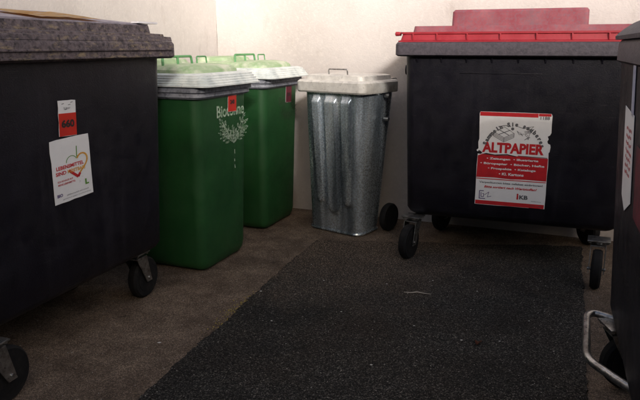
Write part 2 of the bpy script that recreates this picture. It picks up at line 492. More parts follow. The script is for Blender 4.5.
# ---------------------------------------------------------------- four-wheeled containers
ZB, ZR0, ZR1 = .250, 1.165, 1.24
def container(name, label, loc, rz, L=1.25, D=.70, taper=.03, end=.03, rim_mat='grey_rim', wheels=(), over=.03, depth_taper=.05, gussets=True, rim_out=1.0):
    t = thing(name, label, 'container', loc, rz, 'wheeled waste containers')
    hl = L / 2 - over - .02
    bm = bmesh.new()
    secs = []
    for z in (ZB, ZB + .006, ZB + .02, ZB + .045, .45, .7, .95, ZR0 - .02, ZR0 + .01):
        k = (z - ZB) / (ZR0 - ZB)
        ins = .045 * max(0, 1 - (z - ZB) / .045) ** 2
        e = end * (1 - k)
        secs.append((rrect(-hl + e + ins, hl - e - ins, taper * (1 - k) + ins, D - depth_taper * (1 - k) - ins, .055 - ins * .5, 6), z))
    loft(bm, secs)
    body = obj('body', bm, 'black_plastic', t)
    for i in range(9 if gussets else 0):                           # small gussets under the rim
        x = -hl + .07 + (2 * hl - .14) * i / 8
        bm = bmesh.new()
        vs = [bm.verts.new(p) for p in ((x - .004, .002, ZR0), (x + .004, .002, ZR0), (x + .004, -.014, ZR0), (x - .004, -.014, ZR0), (x - .004, .006, ZR0 - .045), (x + .004, .006, ZR0 - .045))]
        for f in ((0, 1, 2, 3), (0, 3, 4), (1, 5, 2), (3, 2, 5, 4), (0, 4, 5, 1)): bm.faces.new([vs[q] for q in f])
        obj('gusset', bm, 'black_plastic', body)
    bm = bmesh.new()
    X = hl + (L / 2 - hl) * rim_out; F = -.042 * rim_out
    loft(bm, [(rrect(-X + .012, X - .012, F + .012, D + .01, .035), ZR0), (rrect(-X, X, F, D + .02, .04), ZR0 + .008), (rrect(-X, X, F, D + .02, .04), ZR1 - .012), (rrect(-X + .008, X - .008, F + .008, D + .012, .035), ZR1)])
    obj('rim', bm, rim_mat, t)
    for s in (-1, 1):                                              # lifting trunnions on both ends
        bm = bmesh.new()
        lathe(bm, [(0, .04), (s * .03, .04), (s * .032, .022), (s * .07, .022), (s * .072, .030), (s * .08, .030)], 'x', 20, (s * (hl - .012), D * .42, ZR0 - .085))
        obj('trunnion', bm, 'black_plastic', t)
    for x, y, a in wheels: caster(t, x, y, a, ZB)
    return t, hl

def to_local(loc, rz, p):
    d = Vector((p[0] - loc[0], p[1] - loc[1])); c, s = math.cos(R(rz)), math.sin(R(rz))
    return d.x * c + d.y * s, -d.x * s + d.y * c

def bump_row(bm, xs, y, z0, z1, w=.006, d=.006):
    for x in xs: box(bm, x - w / 2, x + w / 2, y - d, y + .002, z0, z1, .001)

# --- red-lidded paper container
RL, RA = (1.036, 3.315, 0), -20.5
wl = to_local(RL, RA, (.522, 3.485)); wr = to_local(RL, RA, (1.425, 3.02))
tR, hlR = container('paper_container', 'black wheeled container with a red lid and a large red and white waste paper poster', RL, RA, L=1.31, D=.83,
                    wheels=((wl[0], wl[1], 168), (wr[0], wr[1], 176), (-.46, .64, 160), (.46, .64, 30)))
bm = bmesh.new()
x0, x1 = -.643, .640
loft(bm, [(rrect(x0, x1, -.022, .70, .02), ZR1 + .001), (rrect(x0, x1, -.022, .70, .02), ZR1 + .008), (rrect(x0 + .012, x1 - .012, -.010, .69, .02), ZR1 + .012),
          (rrect(x0 + .020, x1 - .020, .0, .68, .02), ZR1 + .042), (rrect(x0 + .012, x1 - .012, -.008, .69, .02), ZR1 + .044), (rrect(x0 + .012, x1 - .012, -.008, .69, .02), ZR1 + .054)])
lid = obj('lid', bm, 'red_lid', tR)
bm = bmesh.new()
loft(bm, [(rrect(x0 + .07, x1 - .07, .03, .66, .03), ZR1 + .054), (rrect(x0 + .075, x1 - .075, .04, .65, .03), ZR1 + .086)])
obj('raised_step', bm, 'faded_red', lid)
bm = bmesh.new()
loft(bm, [(rrect(-.372, .325, .10, .60, .02), ZR1 + .086), (rrect(-.370, .323, .103, .60, .02), ZR1 + .160), (rrect(-.360, .313, .113, .59, .02), ZR1 + .172)])
obj('hatch', bm, 'faded_red', lid)
for x in (-.56, -.43, -.27, -.10, .08, .25, .42, .56):
    bm = bmesh.new(); box(bm, x - .003, x + .003, -.016, .02, ZR1 + .012, ZR1 + .044, .001); obj('lid_rib', bm, 'red_lid', lid)
for s in (-1, 1):
    bm = bmesh.new(); lathe(bm, [(0, .010), (s * .018, .012), (s * .030, .012), (s * .034, .006)], 'x', 14, (s * .635, .03, ZR1 + .045)); obj('lid_knob', bm, 'red_lid', lid)
bm = bmesh.new(); box(bm, -.30, .12, -.0015, .004, ZR0 - .088, ZR0 - .085, .0005); obj('moulded_ridge', bm, 'black_plastic', tR)

# poster: a torn sheet, 0.41 x 0.555 m, printed in red and grey
def front_tilt(taper): return math.atan2(taper, ZR0 - ZB)
poster_z, poster_x = .615, .005
PW, PH = .400, .560
def front_v(z, taper=.03): return taper * (1 - (z - ZB) / (ZR0 - ZB))
rnd = random.Random(5)
def poster_outline():
    hw, hh = PW / 2, PH / 2
    pts = []
    pts += [(-hw, -hh), (-.09, -hh - .001), (0, -hh + .001), (hw * .55, -hh), (hw * .6, -hh + .003), (hw, -hh + .001)]
    pts += [(hw + .001, -hh + .08), (hw - .002, -hh + .2), (hw, -.02), (hw - .004, .055), (hw + .001, .062), (hw + .004, .09), (hw + .001, .104)]
    pts += [(hw - .012, .110), (hw - .016, .122), (hw - .010, .135), (hw - .016, .150), (hw - .004, .158), (hw + .002, .172), (hw, .22), (hw, hh - .012), (hw - .006, hh)]
    pts += [(0, hh + .001), (-hw + .004, hh), (-hw, hh - .01), (-hw + .002, .21), (-hw + .006, .12), (-hw + .001, .10), (-hw + .004, .062), (-hw - .006, .052), (-hw - .004, .046), (-hw + .024, .036), (-hw + .02, .028), (-hw + .002, .030), (-hw - .001, -.04), (-hw + .001, -.2)]
    return pts
bm = bmesh.new(); plate(bm, poster_outline())
poster = obj('poster', bm, 'white_print', tR, label='torn red and white waste paper poster')
poster.location = (poster_x, front_v(poster_z) - .0025, poster_z)
poster.rotation_euler = (front_tilt(.03), 0, 0); poster.scale = (.93, 1, .93)
def band(parent, x0, x1, z0, z1, m, name='printed_band', y=-.0014, j=.0, seed=1, t=.0004):
    bm = bmesh.new(); plate(bm, ragged(x0, x1, z0, z1, 12, j, seed) if j else [(x0, z0), (x1, z0), (x1, z1), (x0, z1)], y, t)
    return obj(name, bm, m, parent)
hw, hh = PW / 2, PH / 2
band(poster, -hw + .003, hw - .075, hh - .024, hh - .001, 'red_print')
band(poster, hw - .073, hw - .006, hh - .016, hh - .001, 'red_print')
letters(poster, '1188', 'grey_print', hw - .038, hh - .026, width=.05, height=.018, bold=.02)
letters(poster, 'Sammeln Sie sauberes', 'grey_print', 0, .045, arc=(.166, 163, 17), height=.023, bold=.07)
letters(poster, 'ALTPAPIER', 'red_print', -.002, .072, width=.345, height=.062, bold=.045)
# drawing of a bundle of newspapers and crumpled sheets (plain line art)
bm = bmesh.new()
def stroke(bm, pts, w=.0022):
    for (ax, az), (bx, bz) in zip(pts, pts[1:]):
        d = Vector((bx - ax, bz - az)); 
        if d.length < 1e-6: continue
        nn = Vector((-d.y, d.x)).normalized() * w / 2
        vs = [bm.verts.new((px, -.0017, pz)) for px, pz in ((ax - nn.x, az - nn.y), (bx - nn.x, bz - nn.y), (bx + nn.x, bz + nn.y), (ax + nn.x, az + nn.y))]
        bm.faces.new(vs)
for dz in (0, -.008, -.016, -.024):
    stroke(bm, [(-.115, .165 + dz), (-.055, .132 + dz), (.0, .160 + dz)], .003)
stroke(bm, [(-.115, .165), (-.055, .195), (.0, .160)]); stroke(bm, [(-.115, .165), (-.115, .140)], .003); stroke(bm, [(-.055, .132), (-.055, .106)], .003)
stroke(bm, [(.0, .160), (.0, .136)], .003); stroke(bm, [(-.088, .180), (-.028, .148)], .004); stroke(bm, [(-.085, .150), (-.022, .178)], .004)
stroke(bm, [(-.09, .196), (-.05, .204), (-.02, .198)], .004)
lathe(bm, [(-.0019, .001), (-.0017, .009)], 'y', 10, (-.010, 0, .186))
rr = random.Random(3)
for k in range(5):
    cx, cz = .055 + rr.uniform(-.03, .04), .158 + rr.uniform(-.025, .03)
    stroke(bm, [(cx + rr.uniform(-.028, .028), cz + rr.uniform(-.018, .018)) for _ in range(6)], .0022)
stroke(bm, [(.02, .20), (.05, .19), (.07, .196), (.10, .18)], .003)
obj('newspaper_drawing', bm, 'grey_print', poster)
# red block with a torn upper edge
bm = bmesh.new()
rz0, rz1 = -.112, .026
pts = [(-hw + .001, rz0), (-.10, rz0 + .003), (0, rz0 - .001), (.08, rz0 + .002), (hw - .003, rz0)]
pts += [(hw - .004, rz1 - .004), (.12, rz1 - .002), (.03, rz1 + .001), (-.02, rz1 + .003), (-.09, rz1 - .002), (-.15, rz1 + .004), (-hw + .026, rz1 + .003), (-hw + .003, rz1 - .006)]
plate(bm, pts, -.0014, .0004)
red = obj('printed_block', bm, 'red_print', poster)
bm = bmesh.new()
plate(bm, [(-.172, .030), (-.09, .024), (-.03, .030), (.02, .022), (.02, .027), (-.03, .036), (-.10, .030), (-.15, .037)], -.0020, .0003)
plate(bm, [(.03, .0275), (hw - .008, .024), (hw - .008, .0275), (.03, .031)], -.0020, .0003)
plate(bm, [(-hw + .002, .044), (-hw + .02, .036), (-hw + .03, .030), (-hw + .022, .044), (-hw + .008, .052)], -.0020, .0003)
obj('tear', bm, 'black_print', poster)
for s, z, w in (('• Zeitungen  • Illustrierte', .004, .29), ('• Büropapier  • Bücher, Hefte', -.026, .36), ('• Prospekte  • Kataloge', -.055, .27), ('• Kl. Kartons', -.084, .14)):
    letters(poster, s, 'white_print', 0, z, width=w, height=.0165, bold=.03)
band(poster, -hw + .002, hw - .004, -.122, -.117, 'red_print')
letters(poster, 'Verpackungen bitte gefaltet einbringen!', 'grey_print', 0, -.142, width=.36, height=.0145, bold=.02)
letters(poster, 'Bitte sortiert nach Wertstoffen!', 'red_print', .0, -.167, width=.30, height=.0145, bold=.03, shear=.3)
bm = bmesh.new()
stroke(bm, [(-.175, -.245), (-.175, -.195), (-.150, -.195)], .005); stroke(bm, [(-.175, -.243), (-.14, -.243)], .005)
stroke(bm, [(-.165, -.205), (-.165, -.232), (-.150, -.232), (-.150, -.212), (-.158, -.212)], .004); stroke(bm, [(-.145, -.22), (-.120, -.20), (-.128, -.232), (-.105, -.225)], .003)
obj('emblem', bm, 'violet_print', poster)
letters(poster, 'i', 'red_print', .045, -.215, height=.036, bold=.05)
letters(poster, 'KB', 'grey_print', .079, -.218, width=.048, height=.025, bold=.04)
letters(poster, 'Abfallberatung', 'grey_print', .15, -.238, width=.055, height=.006)
band(poster, -hw + .003, hw - .004, -hh + .002, -hh + .026, 'red_print')
letters(poster, 'Tel. 1188', 'grey_print', hw - .05, -hh + .013, y=-.0026, width=.06, height=.008)

# --- left container, weathered lid
LL, LA = (-.932, 2.404, 0), 70
wl = to_local(LL, LA, (-.884, 2.915)); wr = to_local(LL, LA, (-1.11, 1.965))
tL, hlL = container('residual_container', 'black wheeled container with a mouldy purple grey lid and a sticker reading 660', LL, LA, L=1.30, rim_mat='old_lid', over=.05, gussets=False,
                    wheels=((wl[0], wl[1], -88), (wr[0], wr[1], -88), (-.42, .55, 120), (.42, .55, 200)))
bm = bmesh.new()
X = .640
loft(bm, [(rrect(-X, X, -.035, .70, .03), ZR1 + .001), (rrect(-X + .002, X - .002, -.030, .70, .03), ZR1 + .020), (rrect(-X + .03, X - .03, -.012, .69, .03), ZR1 + .022),
          (rrect(-X + .032, X - .032, -.010, .69, .03), ZR1 + .032), (rrect(-X + .045, X - .045, .01, .67, .03), ZR1 + .034),
          (rrect(-X + .075, X - .075, .03, .66, .03), ZR1 + .036), (rrect(-X + .080, X - .080, .035, .655, .03), ZR1 + .070)])
lidL = obj('lid', bm, 'old_lid', tL)
bm = bmesh.new()
def top_z(x, y): return ZR1 + .076 + .056 * min(1, max(0, (y - .05) / .42)) * (1 - .25 * max(0, (abs(x) - .40) / .16))
rows = []
xs = [-X + .09 + (2 * X - .18) * i / 30 for i in range(31)]
ys = [.045, .06, .12, .2, .3, .4, .47, .55, .65]
grid = [[bm.verts.new((x, y, top_z(x, y) + .002 * noise.noise(Vector((x * 7, y * 7, 0))))) for y in ys] for x in xs]
low = [[bm.verts.new((x, y, ZR1 + .0705)) for y in (.045, .65)] for x in xs]
for i in range(30):
    for j in range(len(ys) - 1): bm.faces.new((grid[i][j], grid[i + 1][j], grid[i + 1][j + 1], grid[i][j + 1]))
    bm.faces.new((low[i][0], low[i + 1][0], grid[i + 1][0], grid[i][0])); bm.faces.new((low[i][1], low[i + 1][1], grid[i + 1][-1], grid[i][-1]))
bm.faces.new([low[0][0], low[0][1]] + grid[0][::-1]); bm.faces.new([low[30][0], low[30][1]] + grid[30][::-1])
bm.faces.new([l[0] for l in low] + [l[1] for l in low[::-1]])
obj('lid_top', bm, 'pale_lid', lidL)
bm = bmesh.new()                                                    # ridges on the rim
box(bm, -.60, .60, -.049, -.040, ZR0 + .036, ZR0 + .044, .002); obj('rim_ridge', bm, 'old_lid', tL)
bm = bmesh.new(); box(bm, -.60, .60, -.049, -.034, ZR0 + .008, ZR0 + .016, .002); obj('rim_ridge', bm, 'old_lid', tL)
bm = bmesh.new(); loft(bm, [(rrect(.46, .615, .03, .075, .008), ZR1 + .0785), (rrect(.462, .613, .032, .073, .008), ZR1 + .086)]); obj('lid_strip', bm, 'film', lidL)

# flattened sheet lying on the left lid
bm = bmesh.new()
nx, ny = 30, 10
gv = []
for i in range(nx + 1):
    row = []
    for j in range(ny + 1):
        u, w = i / nx, j / ny
        x = -.10 + .37 * u + .01 * noise.noise(Vector((u * 5, w * 3, 1))); y = .062 + .24 * w + .008 * noise.noise(Vector((u * 4, w * 5, 2)))
        z = top_z(x, y) + .0045 + .0045 * (1 + noise.noise(Vector((u * 6, w * 3, 7))))
        row.append(bm.verts.new((x, y, z)))
    gv.append(row)
for i in range(nx):
    for j in range(ny): bm.faces.new((gv[i][j], gv[i + 1][j], gv[i + 1][j + 1], gv[i][j + 1]))
bmesh.ops.solidify(bm, geom=bm.faces[:], thickness=.002)
o = obj('flat_sheet', bm, 'card', None, label='faded yellow orange sheet lying flat on the lid of the left container', category='sheet')
o.location = LL; o.rotation_euler = (0, 0, R(LA))

# stickers on the left container
def sticker_at(parent, x, z, taper=.03, roll=0, name='sticker', bm=None, m='white_print', lab=None, y0=.0):
    o = obj(name, bm, m, parent)
    if lab: o['label'] = lab
    o.location = (x, y0 + front_v(z, taper) - .0022, z)
    o.rotation_euler = (front_tilt(taper), R(roll), 0)
    return o
bm = bmesh.new(); plate(bm, ragged(-.065, .065, -.105, .105, 6, .0012, 3))
s1 = sticker_at(tL, -.052, .76, roll=-2.0, bm=bm, lab='white sticker with a golden heart about food waste')
s1.scale = (1.62, 1, 1.16)
letters(s1, 'LEBENSMITTEL', 'red_print', -.006, .012, width=.092, height=.0125, bold=.03)
letters(s1, 'SIND', 'red_print', -.038, -.006, width=.034, height=.0125, bold=.03)
letters(s1, 'KOSTBAR!', 'gold_print', .014, -.006, width=.060, height=.0125, bold=.03)
letters(s1, 'ICH SCHAUE AUF', 'red_print', -.026, -.032, width=.050, height=.006, bold=.02)
letters(s1, 'MEINE LEBENSMITTEL', 'red_print', -.022, -.043, width=.058, height=.006, bold=.02)
bm = bmesh.new()
hp_ = [(.018 + .034 * 1.05 * (math.sin(a) ** 3), .012 + .034 * (.82 * math.cos(a) - .32 * math.cos(2 * a) - .13 * math.cos(3 * a) - .05 * math.cos(4 * a)) * 1.25) for a in [i * 2 * math.pi / 40 for i in range(41)]]
for (a, b) in zip(hp_[2:20], hp_[3:21]): stroke(bm, [a, b], .0055)
obj('heart_outline', bm, 'gold_print', s1)
bm = bmesh.new()
for (a, b) in zip(hp_[16:20], hp_[17:21]): stroke(bm, [(a[0], a[1] - .001), (b[0], b[1] - .001)], .0085)
stroke(bm, [(.018, hp_[20][1]), (-.012, hp_[20][1] + .030)], .0085)
bm.transform(Matrix.Translation((0, -.0004, 0)))
obj('heart_tip', bm, 'red_print', s1)
bm = bmesh.new()
for (a, b) in zip(hp_[30:38], hp_[31:39]): stroke(bm, [a, b], .0022)
stroke(bm, [(.018, .035), (.020, .072)], .003)
bm.transform(Matrix.Translation((0, -.0004, 0)))
obj('leaf_stem', bm, 'green_print', s1)
letters(s1, 'L', 'green_print', .046, -.058, height=.020, bold=.06)
letters(s1, 'BIO', 'violet_print', -.048, -.078, width=.018, height=.011, bold=.04)
letters(s1, 'abfallwirtschaft und umwelt', 'grey_print', .012, -.083, width=.076, height=.0045)
letters(s1, 'gemeinsam gegen verschwendung', 'grey_print', .008, -.094, width=.095, height=.0045)
bm = bmesh.new(); plate(bm, ragged(-.030, .030, -.062, .062, 5, .001, 8))
s2 = sticker_at(tL, -.058, .955, roll=1.5, bm=bm, lab='white and red sticker reading 660')
s2.scale = (1.55, 1, 1.08)
band(s2, -.0295, .0295, -.061, .018, 'red_tag')
letters(s2, '660', 'black_print', 0, -.018, y=-.0028, width=.044, height=.028, bold=.05)
letters(s2, 'Liter', 'grey_print', 0, .036, width=.022, height=.008)
bm = bmesh.new()
for s in ((-.018, .05), (.004, .046), (-.008, .030), (.012, .054)): stroke(bm, [(s[0], s[1]), (s[0] + .008, s[1] + .002)], .002)
obj('scribble', bm, 'grey_print', s2)

# --- right container, seen end-on in part
BL, BA = (.843, 1.655, 0), 250
tB, hlB = container('end_container', 'black container with a rounded grey lid, cut off by the right edge', BL, BA, L=1.30, taper=.055, gussets=False, rim_out=.3, rim_mat='grey_rim', over=.03,
                    wheels=((-.47, .13, 20), (.45, .13, 20), (-.42, .56, 40), (.42, .56, 40)))
bm = bmesh.new()
secs = []
prof = [(-.020, 0), (-.022, .012), (-.014, .022), (.002, .036), (.03, .056), (.06, .070), (.10, .080), (.16, .087), (.24, .092), (.32, .094)]
ends = [-.620, -.618, -.610, .610, .618, .62]
rows = []
for e, ex in enumerate(ends):
    k = (.6, .9, 1, 1, .9, .6)[e]
    row = []
    full = prof + [(.66 - y, z) for y, z in prof[::-1][1:]]
    for y, z in full: row.append(bm.verts.new((ex, y, ZR1 + .001 + z * (k if z > .015 else 1))))
    rows.append(row)
for a, b in zip(rows, rows[1:]):
    for i in range(len(a) - 1): bm.faces.new((a[i], a[i + 1], b[i + 1], b[i]))
    bm.faces.new((a[0], b[0], b[-1], a[-1]))
bm.faces.new(rows[0]); bm.faces.new(rows[-1][::-1])
lidB = obj('lid', bm, 'grey_rim', tB)
# label strip on its face
bm = bmesh.new(); plate(bm, [(-.105, -.15), (-.02, -.185), (.12, -.13), (.11, .12), (-.115, .13)])
s3 = sticker_at(tB, -.20, .91, .055, bm=bm, lab='white sticker with red print')
bm = bmesh.new()
rr = random.Random(9)
for k in range(7):
    z = .07 - .022 * k
    x = -.05
    while x < .07:
        w = rr.uniform(.008, .02); stroke(bm, [(x, z), (x + w, z + rr.uniform(-.006, .006))], .009); x += w + .010
obj('red_print', bm, 'red_print', s3)
bm = bmesh.new(); plate(bm, [(-.030, -.075), (.03, -.078), (.03, .075), (-.03, .078)])
s4 = sticker_at(tB, -.14, 1.10, .055, bm=bm, m='blue_print', lab='narrow pale blue sticker')
bm = bmesh.new(); plate(bm, [(-.06, -.10), (.15, -.10), (.15, .10), (-.06, .10)])
s5 = sticker_at(tB, .06, .86, .055, bm=bm, m='dull_red', lab='dull red sticker')
# pedal loop
bm = bmesh.new()
zz = .25
tube(bm, smooth_path([(-.45, .16, zz), (-.53, .0, zz), (-.50, -.025, zz - .002), (-.16, -.04, zz - .01), (.0, .075, zz - .008), (.06, .19, zz)], .05, 6), .0135, 14)
obj('pedal_bar', bm, 'steel', tB)

# ---------------------------------------------------------------- two-wheeled green bins
def green_bin(loc, rz, label):
    t = thing('green_bin', label, 'bin', loc, rz, 'green wheeled bins along the side wall')
    W, D = .58, .62
    bm = bmesh.new(); secs = []
    for z in (0.012, .018, .035, .07, .3, .6, .9, .985, 1.0):
        k = z / 1.0; ins = .03 * max(0, 1 - (z - .012) / .05) ** 2
        b = .028 * (1 - k)
        secs.append((rrect(-W / 2 + .022 + b + ins, W / 2 - .022 - b - ins, b * .8 + ins * .6, D - .03 - b * 2.2 - ins, .055 - ins * .6, 7), z))
    loft(bm, secs)
    body = obj('body', bm, 'green_body', t)
    bm = bmesh.new()                                                # grimy collar round the mouth
    loft(bm, [(rrect(-W / 2 + .012, W / 2 - .012, -.012, D, .05), .955), (rrect(-W / 2 + .002, W / 2 - .002, -.024, D + .01, .055), .965),
              (rrect(-W / 2 + .006, W / 2 - .006, -.020, D + .01, .055), .985), (rrect(-W / 2 - .004, W / 2 + .004, -.034, D + .02, .055), .990), (rrect(-W / 2 - .004, W / 2 + .004, -.034, D + .02, .055), 1.012)])
    obj('collar', bm, 'collar', t)
    # lid: ridged pale edge, pale deck, green dome
    bm = bmesh.new(); secs = []
    def sh(z): return lambda x, y: z + .022 * (1 - min(1, max(0, (y + .08) / .3))) * (.5 - x / W) * .9
    z = 1.018
    for i in range(5):
        o_ = .011 * i
        secs += [(rrect(-W / 2 - .014 + o_ * .6, W / 2 + .014 - o_ * .6, -.085 + o_ * .8, D + .02, .05), z), (rrect(-W / 2 - .014 + o_ * .6, W / 2 + .014 - o_ * .6, -.085 + o_ * .8, D + .02, .05), z + .008),
                 (rrect(-W / 2 - .008 + o_ * .6, W / 2 + .008 - o_ * .6, -.079 + o_ * .8, D + .015, .05), z + .010)]
        z += .0122
    secs.append((rrect(-W / 2 + .03, W / 2 - .03, -.02, D - .02, .05), z + .004))
    loft(bm, secs)
    lid = obj('lid', bm, 'lid_edge', t)
    bm = bmesh.new()
    zt = z + .004
    loft(bm, [(rrect(-W / 2 + .035, W / 2 - .035, .02, D - .03, .09, 8), zt - .002), (rrect(-W / 2 + .037, W / 2 - .037, .024, D - .035, .09, 8), zt + .016), (rrect(-W / 2 + .055, W / 2 - .055, .05, D - .06, .08, 8), zt + .032),
              (rrect(-W / 2 + .10, W / 2 - .10, .12, D - .10, .06, 8), zt + .042)])
    obj('dome', bm, 'green_lid', lid)
    bm = bmesh.new()
    loft(bm, [(rrect(-.20, .20, .32, .56, .05, 6), zt + .035), (rrect(-.185, .185, .335, .55, .05, 6), zt + .062), (rrect(-.15, .15, .36, .52, .05, 6), zt + .070)])
    obj('rear_hump', bm, 'green_lid', lid)
    # tubular handle along the hinge side: rail with three posts, and a thin loop
    hz = zt + .082
    bm = bmesh.new()
    tube(bm, smooth_path([(-.21, .235, zt + .030), (-.205, .24, hz), (.06, .24, hz), (.065, .235, zt + .030)], .012), .007, 8)
    obj('handle', bm, 'green_handle', lid)
    bm = bmesh.new(); tube(bm, [(-.07, .237, zt + .03), (-.07, .24, hz)], .007, 8); obj('handle_post', bm, 'green_handle', lid)
    bm = bmesh.new(); tube(bm, smooth_path([(.115, .235, zt + .030), (.117, .24, hz - .003), (.215, .24, hz - .003), (.218, .235, zt + .02)], .01), .0045, 8); obj('handle', bm, 'green_handle', lid)
    # hinge pins, rear grips, axle and wheels
    bm = bmesh.new()
    lathe(bm, [(-.26, .014), (.26, .014)], 'x', 14, (0, D + .045, 1.0)); obj('hinge_bar', bm, 'green_body', t)
    for s in (-1, 1):
        bm = bmesh.new(); box(bm, s * .22 - .015, s * .22 + .015, D - .04, D + .05, .96, 1.01, .004); obj('grip_bracket', bm, 'green_body', t)
        bm = bmesh.new()
        lathe(bm, [(-.022, .07), (-.024, .09), (-.012, .1), (.012, .1), (.024, .09), (.022, .07)], 'x', 32, (s * .235, D - .09, .1))
        w = obj('wheel', bm, 'rubber', t)
        bm = bmesh.new(); lathe(bm, [(-.026, .02), (-.024, .068), (.024, .068), (.026, .02)], 'x', 24, (s * .235, D - .09, .1)); obj('hub', bm, 'black_plastic', w)
    return t

def gv_front(z): return .0224 * (1 - z)
def green_decor(t, muted):
    tilt = math.atan(.0224)
    bm = bmesh.new(); plate(bm, ragged(-.046, .046, -.062, .055, 4, .001, 2))
    tag = obj('tag', bm, 'white_print', t, label='white and red tag with black digits' if not muted else 'dark red tag with shade put into its colour')
    zc = .925
    tag.location = (.085 if not muted else .10, gv_front(zc) - .0022, zc - (.0 if not muted else .02)); tag.rotation_euler = (tilt, R(2), 0)
    band(tag, -.0455, .0455, -.061, .028 if not muted else .054, 'red_tag' if not muted else 'dull_red')  # farther bin: shade on the tag put into a darker red
    letters(tag, '240', 'black_print', 0, -.008, y=-.0028, width=.048, height=.026, bold=.05)
    pm = 'leaf_print' if not muted else 'faint_print'
    bm = text_bm('Biotonne', width=.30, height=.066, bold=.02)
    if muted: bm.transform(Matrix.Scale(.8, 4))
    zc = .873 if not muted else .86
    o = obj('lettering', bm, pm, t); o.location = (.072, gv_front(zc) - .0012, zc); o.rotation_euler = (tilt, 0, 0)
    # spray of leaves under the word
    rr = random.Random(11 if not muted else 12)
    bm = bmesh.new()
    def leaf(cx, cz, a, l, w=.35):
        n = 8
        ca, sa = math.cos(a), math.sin(a)
        L1 = [(l * i / n, l * w * math.sin(math.pi * i / n) ** .8 * .5) for i in range(n + 1)]
        pts = L1 + [(x, -y) for x, y in L1[::-1]]
        pp = [(cx + x * ca - y * sa, cz + x * sa + y * ca) for x, y in pts]
        for a_, b_ in zip(pp, pp[1:]):
            if rr.random() < .6: stroke(bm, [a_, b_], .0018)
        stroke(bm, [pp[0], pp[n]], .002)
    base = (.005, -.085)
    for a, l in ((152, .06), (136, .08), (120, .095), (92, .035), (62, .095), (46, .08), (28, .06)):
        ar = R(a + rr.uniform(-6, 6)); tip = (base[0] + math.cos(ar) * l * 1.0, base[1] + .02 + math.sin(ar) * l * 1.15)
        stroke(bm, [base, tip], .0025)
        for f in (.35, .6, .85):
            q = (base[0] + (tip[0] - base[0]) * f, base[1] + (tip[1] - base[1]) * f)
            leaf(q[0], q[1], ar + .8, .028); leaf(q[0], q[1], ar - .8, .028)
        leaf(tip[0], tip[1], ar, .032)
    stroke(bm, [(.008, -.118), (.009, -.14)], .003); stroke(bm, [(.007, -.165), (.008, -.178)], .004); stroke(bm, [(.008, -.195), (.010, -.212)], .004)
    bm.transform(Matrix.Diagonal((2.1, 1, 1.15, 1)))
    if muted: bm.transform(Matrix.Scale(.8, 4))
    zc = .78 if not muted else .80
    o = obj('leaf_emblem', bm, pm, t); o.location = (.09, gv_front(zc) - .0006, zc); o.rotation_euler = (tilt, 0, 0)
g1 = green_bin((-.525, 3.425, 0), 68, 'green bio waste bin with a pale lid, the nearer one beside the left container')
g2 = copy_tree(g1)
g2.location = (-.255, 4.24, 0)
g2['label'] = 'green bio waste bin with a pale lid standing farther back beside the metal bin'
green_decor(g1, False)
green_decor(g2, True)

# ---------------------------------------------------------------- galvanised bin
t = thing('metal_bin', 'dented galvanised metal bin with ribbed sides and a small wire handle on its lid', 'bin', (.070, 3.932, 0), -38)
W, D = .540, .39
def zinc_sec(z):
    k = z / .95
    bx, bf, bb = .062 * (1 - k), .07 * (1 - k), .06 * (1 - k)
    return -W / 2 + .040 - bx * .15, W / 2 - .034 - bx * 1.0, bf, D - bb
bm = bmesh.new()
NZ, NX = 56, 110
def zinc_ring(z):
    x0, x1, y0, y1 = zinc_sec(z); r = .06
    base = []
    # front edge sampled finely so that the ribs can be pressed into it
    def arc(cx, cy, a0):
        return [(cx + r * math.cos(R(a0 + 90 * i / 8)), cy + r * math.sin(R(a0 + 90 * i / 8))) for i in range(9)]
    pts = arc(x0 + r, y0 + r, 180)
    for i in range(1, NX): pts.append((x0 + r + (x1 - x0 - 2 * r) * i / NX, y0))
    pts += arc(x1 - r, y0 + r, 270)
    for i in range(1, 20): pts.append((x1, y0 + r + (y1 - y0 - 2 * r) * i / 20))
    pts += arc(x1 - r, y1 - r, 0)
    for i in range(1, 10): pts.append((x1 - r + (x0 - x1 + 2 * r) * i / 10, y1))
    pts += arc(x0 + r, y1 - r, 90)
    for i in range(1, 20): pts.append((x0, y1 - r + (y0 - y1 + 2 * r) * i / 20))
    out = []
    for x, y in pts:
        if abs(y - y0) < .003 and x0 + .03 < x < x1 - .03:          # front ribs
            for cx, zb, w in ((-.130, .21, .034), (-.005, .14, .052), (.125, .20, .040)):
                cxx = cx * (x1 - x0) / .50
                dz = max(0, (zb + w) - z)
                if z < zb: continue
                dd = math.hypot(x - cxx, min(0, z - zb - w)) 
                if z > .88: f = max(0, 1 - (z - .88) / .03)
                else: f = 1
                tt = max(0, 1 - (dd / w) ** 2)
                y -= .024 * f * min(1, tt * 2.2)
        y += .0022 * noise.noise(Vector((x * 9, z * 5, 1.3))); x += .0018 * noise.noise(Vector((y * 9, z * 6, 4.3)))
        out.append((x, y))
    return out
zs = [.004] + [.95 * (i / NZ) for i in range(1, NZ + 1)]
loft(bm, [([(x * .985, .012 + y * .97) for x, y in zinc_ring(.004)], .002)] + [(zinc_ring(z), z) for z in zs])
body = obj('body', bm, 'zinc', t, 50)
bm = bmesh.new()
x0, x1, y0, y1 = zinc_sec(.02)
loft(bm, [(rrect(x0 - .004, x1 + .004, y0 - .004, y1 + .004, .062, 8), .008), (rrect(x0 - .007, x1 + .007, y0 - .007, y1 + .007, .064, 8), .014), (rrect(x0 - .004, x1 + .004, y0 - .004, y1 + .004, .062, 8), .022)])
obj('base_band', bm, 'zinc', t)
bm = bmesh.new()
a, b = -W / 2, W / 2
